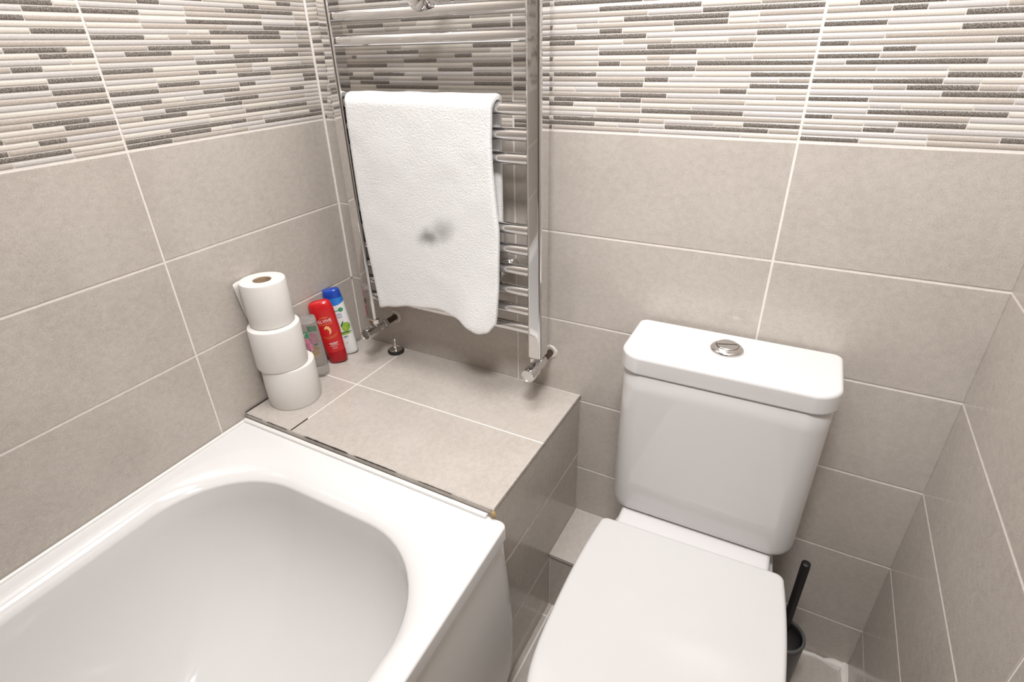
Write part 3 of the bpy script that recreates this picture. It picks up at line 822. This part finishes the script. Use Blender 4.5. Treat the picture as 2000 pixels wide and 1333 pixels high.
# ------------------------------------------------------------------ toilet rolls
def toilet_roll(name, label, c, r, hgt, sheet=False, rot=0.0, tilt=(0, 0)):
    t = thing(name, label, 'toilet roll', c, rot, 'toilet rolls stacked on the ledge')
    t.rotation_euler = (tilt[0], tilt[1], rot)
    mb = MB(); n = 64; ri = 0.0195
    def ring(rr, z, wob=0.0):
        return [((rr + wob * noise.noise((math.cos(2 * PI * k / n) * 1.5 + c[2] * 30, math.sin(2 * PI * k / n) * 1.5, z * 12))) * math.cos(2 * PI * k / n),
                 (rr + wob * noise.noise((math.cos(2 * PI * k / n) * 1.5 + c[2] * 30, math.sin(2 * PI * k / n) * 1.5, z * 12))) * math.sin(2 * PI * k / n), z) for k in range(n)]
    w_ = 0.0012
    rings = [ring(ri, 0.0005), ring(r - 0.004, 0.0), ring(r - 0.001, 0.0008, w_), ring(r, 0.004, w_), ring(r + 0.0006, hgt * 0.5, w_), ring(r, hgt - 0.004, w_), ring(r - 0.001, hgt - 0.0008, w_), ring(r - 0.004, hgt)]
    for rr in (r - 0.008, (r + ri) / 2, ri + 0.004): rings.append(ring(rr, hgt - 0.0003))
    rings += [ring(ri, hgt - 0.0008), ring(ri, 0.0005)]
    mb.loft(rings, False, False)
    mb.build('paper', M['paper'], t, angle=50)
    mb = MB()
    rings = [ring(ri - 0.0002, 0.001), ring(ri - 0.0002, hgt - 0.002), ring(ri - 0.0016, hgt - 0.002), ring(ri - 0.0016, 0.001)]
    mb.loft(rings + [rings[0]], False, False)
    mb.build('cardboard_core', M['card'], t, angle=50)
    if sheet:
        mb = MB(); m_ = 14
        # the last sheet leaves the roll on the wall side and hangs off towards the tub
        a0 = math.radians(SHEET_A); Ls = SHEET_L
        tx, ty = -math.sin(a0), math.cos(a0)
        if SHEET_DIR < 0: tx, ty = -tx, -ty
        rows = []
        for j in range(9):
            z = 0.001 + (hgt - 0.0035) * j / 8
            row = []
            lim = Ls * (0.25 + 0.75 * (j / 8) ** 0.8)
            for k in range(m_ + 1):
                s_ = lim * k / m_
                row.append(((r + 0.0014) * math.cos(a0) + tx * s_ + 0.002 * math.sin(s_ * 90) * math.cos(a0), (r + 0.0014) * math.sin(a0) + ty * s_, z + 0.0015 * math.sin(s_ * 60)))
            rows.append(row)
        top = rows; 
        for j in range(8):
            for k in range(m_):
                mb.face([top[j][k], top[j][k + 1], top[j + 1][k + 1], top[j + 1][k]], 0, True)
        so = mb.build('loose_sheet', M['paper'], t, merge=0.00001, angle=0)
        md = so.modifiers.new('Solidify', 'SOLIDIFY'); md.thickness = 0.0006
        tag(so, 'loose end sheet')
    return t
SHEET_A, SHEET_L, SHEET_DIR = 205.0, 0.030, 1
toilet_roll('toilet_roll', 'bottom roll of the three stacked white toilet rolls, resting on the ledge', (0.0712, -0.307, LZ), 0.0588, 0.099)
toilet_roll('toilet_roll', 'middle roll of the stack of three white toilet rolls', (0.0678, -0.316, LZ + 0.0993), 0.0550, 0.099, rot=2.0)
toilet_roll('toilet_roll', 'top white toilet roll of the stack, loose sheet hanging and brown core showing', (0.0600, -0.311, LZ + 0.1986), 0.0470, 0.100, True, rot=0.0)

# ------------------------------------------------------------------ bottles
def text_polys(body, size, xs=1.0):
    """flat triangles of a piece of lettering, centred on its middle; returns (verts2d, faces)"""
    c = bpy.data.curves.new('lettering', 'FONT'); c.body = body; c.size = size
    c.align_x = 'CENTER'; c.align_y = 'CENTER'; c.resolution_u = 3
    o = bpy.data.objects.new('lettering', c); COL.objects.link(o)
    dg = bpy.context.evaluated_depsgraph_get(); dg.update()
    me = bpy.data.meshes.new_from_object(o.evaluated_get(dg))
    V = [(v.co.x * xs, v.co.y) for v in me.vertices]; F = [tuple(p.vertices) for p in me.polygons]
    bpy.data.objects.remove(o); bpy.data.meshes.remove(me); bpy.data.curves.remove(c)
    return V, F
def poly2(pts):
    tri = tessellate_polygon([[Vector((x, y, 0)) for x, y in pts]])
    return list(pts), [tuple(t) for t in tri]
def ellipse2(cx, cy, rx, ry, n=28, ang=0.0):
    ca, sa = math.cos(ang), math.sin(ang)
    return [(cx + rx * math.cos(2 * PI * k / n) * ca - ry * math.sin(2 * PI * k / n) * sa, cy + rx * math.cos(2 * PI * k / n) * sa + ry * math.sin(2 * PI * k / n) * ca) for k in range(n)]
def arc2(cx, cy, r0, r1, a0, a1, n=20, sy=1.0):
    """crescent between two arcs; thickness tapers to the ends"""
    out = []; inn = []
    for k in range(n + 1):
        a = math.radians(a0 + (a1 - a0) * k / n); t = math.sin(PI * k / n)
        ro = r0 + (r1 - r0) * t
        out.append((cx + ro * math.cos(a), cy + sy * ro * math.sin(a))); inn.append((cx + (r0 - (r1 - r0) * 0.05) * math.cos(a), cy + sy * (r0 - (r1 - r0) * 0.05) * math.sin(a)))
    return out + inn[::-1]

class Bottle:
    """local frame: label side faces -y, base at z=0; section(z) -> half width, half depth"""
    def __init__(s, sec, p=2.4): s.sec = sec; s.p = p
    def ring(s, z, n=56, ins=0.0):
        a, b = s.sec(z); a -= ins; b -= ins
        return [(a * math.copysign(abs(math.cos(t)) ** (2 / s.p), math.cos(t)), b * math.copysign(abs(math.sin(t)) ** (2 / s.p), math.sin(t)), z) for t in [2 * PI * k / n for k in range(n)]]
    def on(s, u, z, lift=0.0003, back=False):
        a, b = s.sec(z)
        q = min(0.985, abs(u) / a)
        y = -b * (1 - q ** s.p) ** (1 / s.p) - lift
        return (u, -y if back else y, z)
    def decal(s, name, VF, cx, cz, m, parent, lift=0.0003, back=False):
        V, F = VF
        # refine so that flat print follows the curved wall
        b = bmesh.new(); bv = [b.verts.new((x, y, 0)) for x, y in V]
        for f in F:
            try: b.faces.new([bv[i] for i in f])
            except ValueError: pass
        for _ in range(4):
            ed = [e for e in b.edges if abs(e.verts[0].co.x - e.verts[1].co.x) > 0.0022]
            if not ed: break
            bmesh.ops.subdivide_edges(b, edges=ed, cuts=1); bmesh.ops.triangulate(b, faces=b.faces)
        b.verts.index_update()
        V = [(v.co.x, v.co.y) for v in b.verts]; F = [tuple(v.index for v in f.verts) for f in b.faces]; b.free()
        mb = MB()
        mb.v = [s.on(cx + x, cz + y, lift, back) for x, y in V]; mb.f = list(F); mb.mi = [0] * len(F); mb.sm = [True] * len(F)
        return mb.build(name, m, parent, angle=0, fix=False)

def lerp_table(tab, z):
    if z <= tab[0][0]: return tab[0][1:]
    for p, q in zip(tab[:-1], tab[1:]):
        if p[0] <= z <= q[0]:
            t = (z - p[0]) / (q[0] - p[0]); t = t * t * (3 - 2 * t) if False else t
            return tuple(p[i] + (q[i] - p[i]) * t for i in range(1, len(p)))
    return tab[-1][1:]

# red bottle standing on its cap
RB = Bottle(lambda z: lerp_table([(0, .0215, .0150), (.004, .0232, .0165), (.030, .0245, .0172), (.06, .0265, .0178), (.10, .0288, .0180), (.135, .0296, .0176), (.155, .0292, .0165), (.166, .0272, .0145), (.171, .0240, .0115), (.1745, .0175, .007), (.1755, .008, .003)], z))
rb = thing('conditioner_bottle', 'glossy red bottle with gold swirl standing between a clear bottle and a blue-capped one', 'bottle', RB_LOC, RB_ROT)
rb.rotation_euler = (RB_TILT[0], RB_TILT[1], RB_ROT)
mb = MB(); mb.loft([RB.ring(z) for z in (.0325, .033, .045, .06, .08, .10, .12, .135, .145, .155, .161, .166, .1685, .171, .173, .1745, .1753, .1755)])
mb.build('body', M['red'], rb, angle=60)
mb = MB(); mb.loft([RB.ring(0, ins=.001), RB.ring(.001), RB.ring(.004), RB.ring(.015), RB.ring(.030), RB.ring(.0318, ins=.0006)])
mb.build('cap', M['dark_red'], rb, angle=60)
RB.decal('lettering', text_polys("L'OR\u00c9AL", .0056), .001, .1335, M['gold'], rb)
RB.decal('lettering', text_polys('ELVIVE', .0125, 0.92), .001, .1235, M['print_white'], rb)
RB.decal('lettering', text_polys('COLOUR PROTECT', .0038), .0015, .1150, M['gold'], rb)
RB.decal('swirl', poly2(arc2(-.0045, .0935, .0065, .0125, -50, 130, 22, 1.5)), 0.002, 0.0, M['peach'], rb)
RB.decal('gold_line', poly2(arc2(0, .106, .030, .0309, -125, -42, 24, .92)), 0.001, 0.0, M['gold'], rb)
RB.decal('gold_line', poly2(arc2(0, .102, .0300, .0307, -125, -46, 24, .92)), 0.001, 0.0, M['gold'], rb)
for (zz, wd, hh) in ((.0600, .022, .0020), (.0565, .016, .0017), (.0525, .022, .0009), (.0480, .012, .0009), (.0440, .012, .0009)):
    V, F = [], []
    x = -wd / 2; rnd = random.Random(int(zz * 1e4))
    while x < wd / 2:
        l = rnd.uniform(.0012, .0034)
        i = len(V); V += [(x, -hh / 2), (min(x + l, wd / 2), -hh / 2), (min(x + l, wd / 2), hh / 2), (x, hh / 2)]; F.append((i, i + 1, i + 2, i + 3)); x += l + .0006
    RB.decal('small_print', (V, F), .004, zz, M['print_white'], rb)

# white bottle with a blue flip cap
WB = Bottle(lambda z: lerp_table([(0, .0225, .0125), (.003, .0250, .0150), (.012, .0262, .0160), (.05, .0265, .0162), (.10, .0258, .0160), (.14, .0244, .0152), (.165, .0228, .0146), (.180, .0215, .0138), (.185, .0200, .0125), (.187, .0170, .0098)], z), 2.6)
wbt = thing('shampoo_bottle', 'white shampoo bottle with a blue cap and green apple, nearest the corner', 'bottle', WB_LOC, WB_ROT)
wbt.rotation_euler = (WB_TILT[0], WB_TILT[1], WB_ROT)
mb = MB(); mb.loft([WB.ring(z) for z in (0, .001, .003, .007, .012, .03, .05, .075, .10, .12, .14, .150, .156)])
mb.build('body', M['bottle_white'], wbt, angle=60)
mb = MB()
def capring(z, f): 
    r = WB.ring(z)
    return [(x, y, z - f * (0.010 * (1 - (x / .024) ** 2)) if y < 0 else z) for x, y, z in r]
mb.loft([[(x * 1.012, y * 1.012, z) for x, y, z in capring(.152, .75)], [(x * 1.012, y * 1.012, z) for x, y, z in capring(.160, .35)], [(x * 1.012, y * 1.012, z) for x, y, z in capring(.1645, 0)]])
cap_ = mb.build('cap', M['light_blue'], wbt, angle=60)
mb = MB()
mb.loft([WB.ring(z) for z in (.1648, .170, .176, .180, .183, .185, .1865, .187)])
fl = mb.build('flip_top', M['blue'], cap_, angle=60)
WB.decal('emblem', poly2(ellipse2(.012, .1315, .0062, .0058)), 0, 0, M['print_green'], wbt)
WB.decal('emblem', poly2(ellipse2(.0125, .1320, .0036, .0024, 20, .7)), 0, 0, M['mint_print'], wbt, .0006)
WB.decal('emblem', poly2([(-.017, .1290), (.0065, .1290), (.0065, .1312), (-.017, .1312)]), 0, 0, M['print_green'], wbt)
WB.decal('lettering', text_polys('apple', .0085), .002, .1195, M['print_purple'], wbt)
WB.decal('lettering', text_polys('fresh', .0090), .003, .1120, M['print_purple'], wbt)
WB.decal('picture', poly2(ellipse2(.013, .0805, .0105, .0140, 32, -.25)), 0, 0, M['apple'], wbt)
WB.decal('picture', poly2(ellipse2(.0055, .0915, .0018, .0095, 20, -.55)), 0, 0, M['leaf'], wbt, .0006)
WB.decal('picture', poly2([(-.022, .0655), (.0235, .0655), (.0235, .0672), (-.022, .0690)]), 0, 0, M['leaf'], wbt, .0006)
WB.decal('picture', poly2(ellipse2(.006, .0625, .016, .0028, 24)), 0, 0, M['apple'], wbt)
WB.decal('picture', poly2(arc2(.006, .056, .008, .0098, 190, 350, 16, .6)), 0, 0, M['print_blue'], wbt)
WB.decal('picture', poly2(ellipse2(.006, .0545, .005, .0013, 16, .15)), 0, 0, M['leaf'], wbt)
WB.decal('picture', poly2(ellipse2(.0045, .0345, .0014, .0014, 12)), 0, 0, M['red'], wbt)

# clear bottle with flowers printed front and back
CB = Bottle(lambda z: lerp_table([(0, .0190, .0125), (.002, .0215, .0150), (.008, .0230, .0165), (.05, .0242, .0172), (.10, .0242, .0172), (.150, .0238, .0168), (.160, .0236, .0166)], z), 4.5)
cb = thing('clear_bottle', 'see-through bottle with green and pink flower print, half hidden by toilet rolls', 'bottle', CB_LOC, CB_ROT)
cb.rotation_euler = (CB_TILT[0], CB_TILT[1], CB_ROT)
mb = MB(); mb.loft([CB.ring(z) for z in (0, .001, .002, .004, .008, .03, .05, .08, .10, .125, .1415, .1445)] )
mb.build('body', M['clear'], cb, angle=60)
mb = MB(); mb.loft([CB.ring(.1450, ins=.0006), CB.ring(.1462), CB.ring(.158), CB.ring(.1595, ins=.0015)])
mb.build('cap', M['clear'], cb, angle=60)
CBX = .004
for back in (False, True):
    D_ = lambda nm, pts, m, l=.0003: CB.decal(nm, poly2(pts), CBX * (-1 if back else 1), .018, m, cb, l, back)
    sx = -1 if back else 1
    D_('label', [(sx * x, z) for x, z in ((-.012, .0935), (.0075, .0935), (.0075, .1090), (-.012, .1090))][::sx], M['mint_print'])
    D_('label', ellipse2(sx * -.001, .1035, .0045, .0011, 14, .5), M['print_white'], .0006)
    D_('label', ellipse2(sx * -.003, .0985, .0035, .0010, 14, -.4), M['print_white'], .0006)
    for (cx, cz, rx, rz_, an) in ((.000, .083, .0085, .0062, .5), (.005, .073, .0075, .0060, -.4), (-.003, .068, .0065, .0060, .9), (.007, .062, .0060, .0045, .2)):
        D_('flower', ellipse2(sx * cx, cz, rx, rz_, 22, an * sx), M['pink'], .0004)
    D_('leaf', ellipse2(sx * .001, .0575, .0035, .0018, 16, .8), M['black_print'], .0006)
    D_('flower', ellipse2(sx * .004, .046, .0065, .0085, 22, .2), M['tan_print'], .0004)
    D_('flower', ellipse2(sx * .003, .032, .0050, .0065, 22, .1), M['tan_print'], .0004)

# ------------------------------------------------------------------ sink plug left on the ledge
plug = thing('sink_plug', 'small metal plug with black rubber rim and upright rod on the ledge', 'plug', (0.1485, -0.0285, LZ))
mb = MB(); mb.lathe([(0.0185, 0.0003), (0.0215, 0.002), (0.0222, 0.0045), (0.0215, 0.007), (0.0185, 0.0078)], 40); mb.build('rubber_seal', M['rubber'], plug)
mb = MB(); mb.lathe([(0.0178, 0.0079), (0.0182, 0.0098), (0.0165, 0.0106), (0.0140, 0.0096), (0.0120, 0.0090), (0.0080, 0.0104), (0.0060, 0.0106)], 40); mb.build('metal_disc', M['chrome_soft'], plug)
mb = MB(); mb.lathe([(0.0042, 0.0106), (0.0042, 0.0250), (0.0030, 0.0262), (0.0030, 0.0385), (0.0022, 0.0395)], 18); mb.build('rod', M['chrome_soft'], plug)
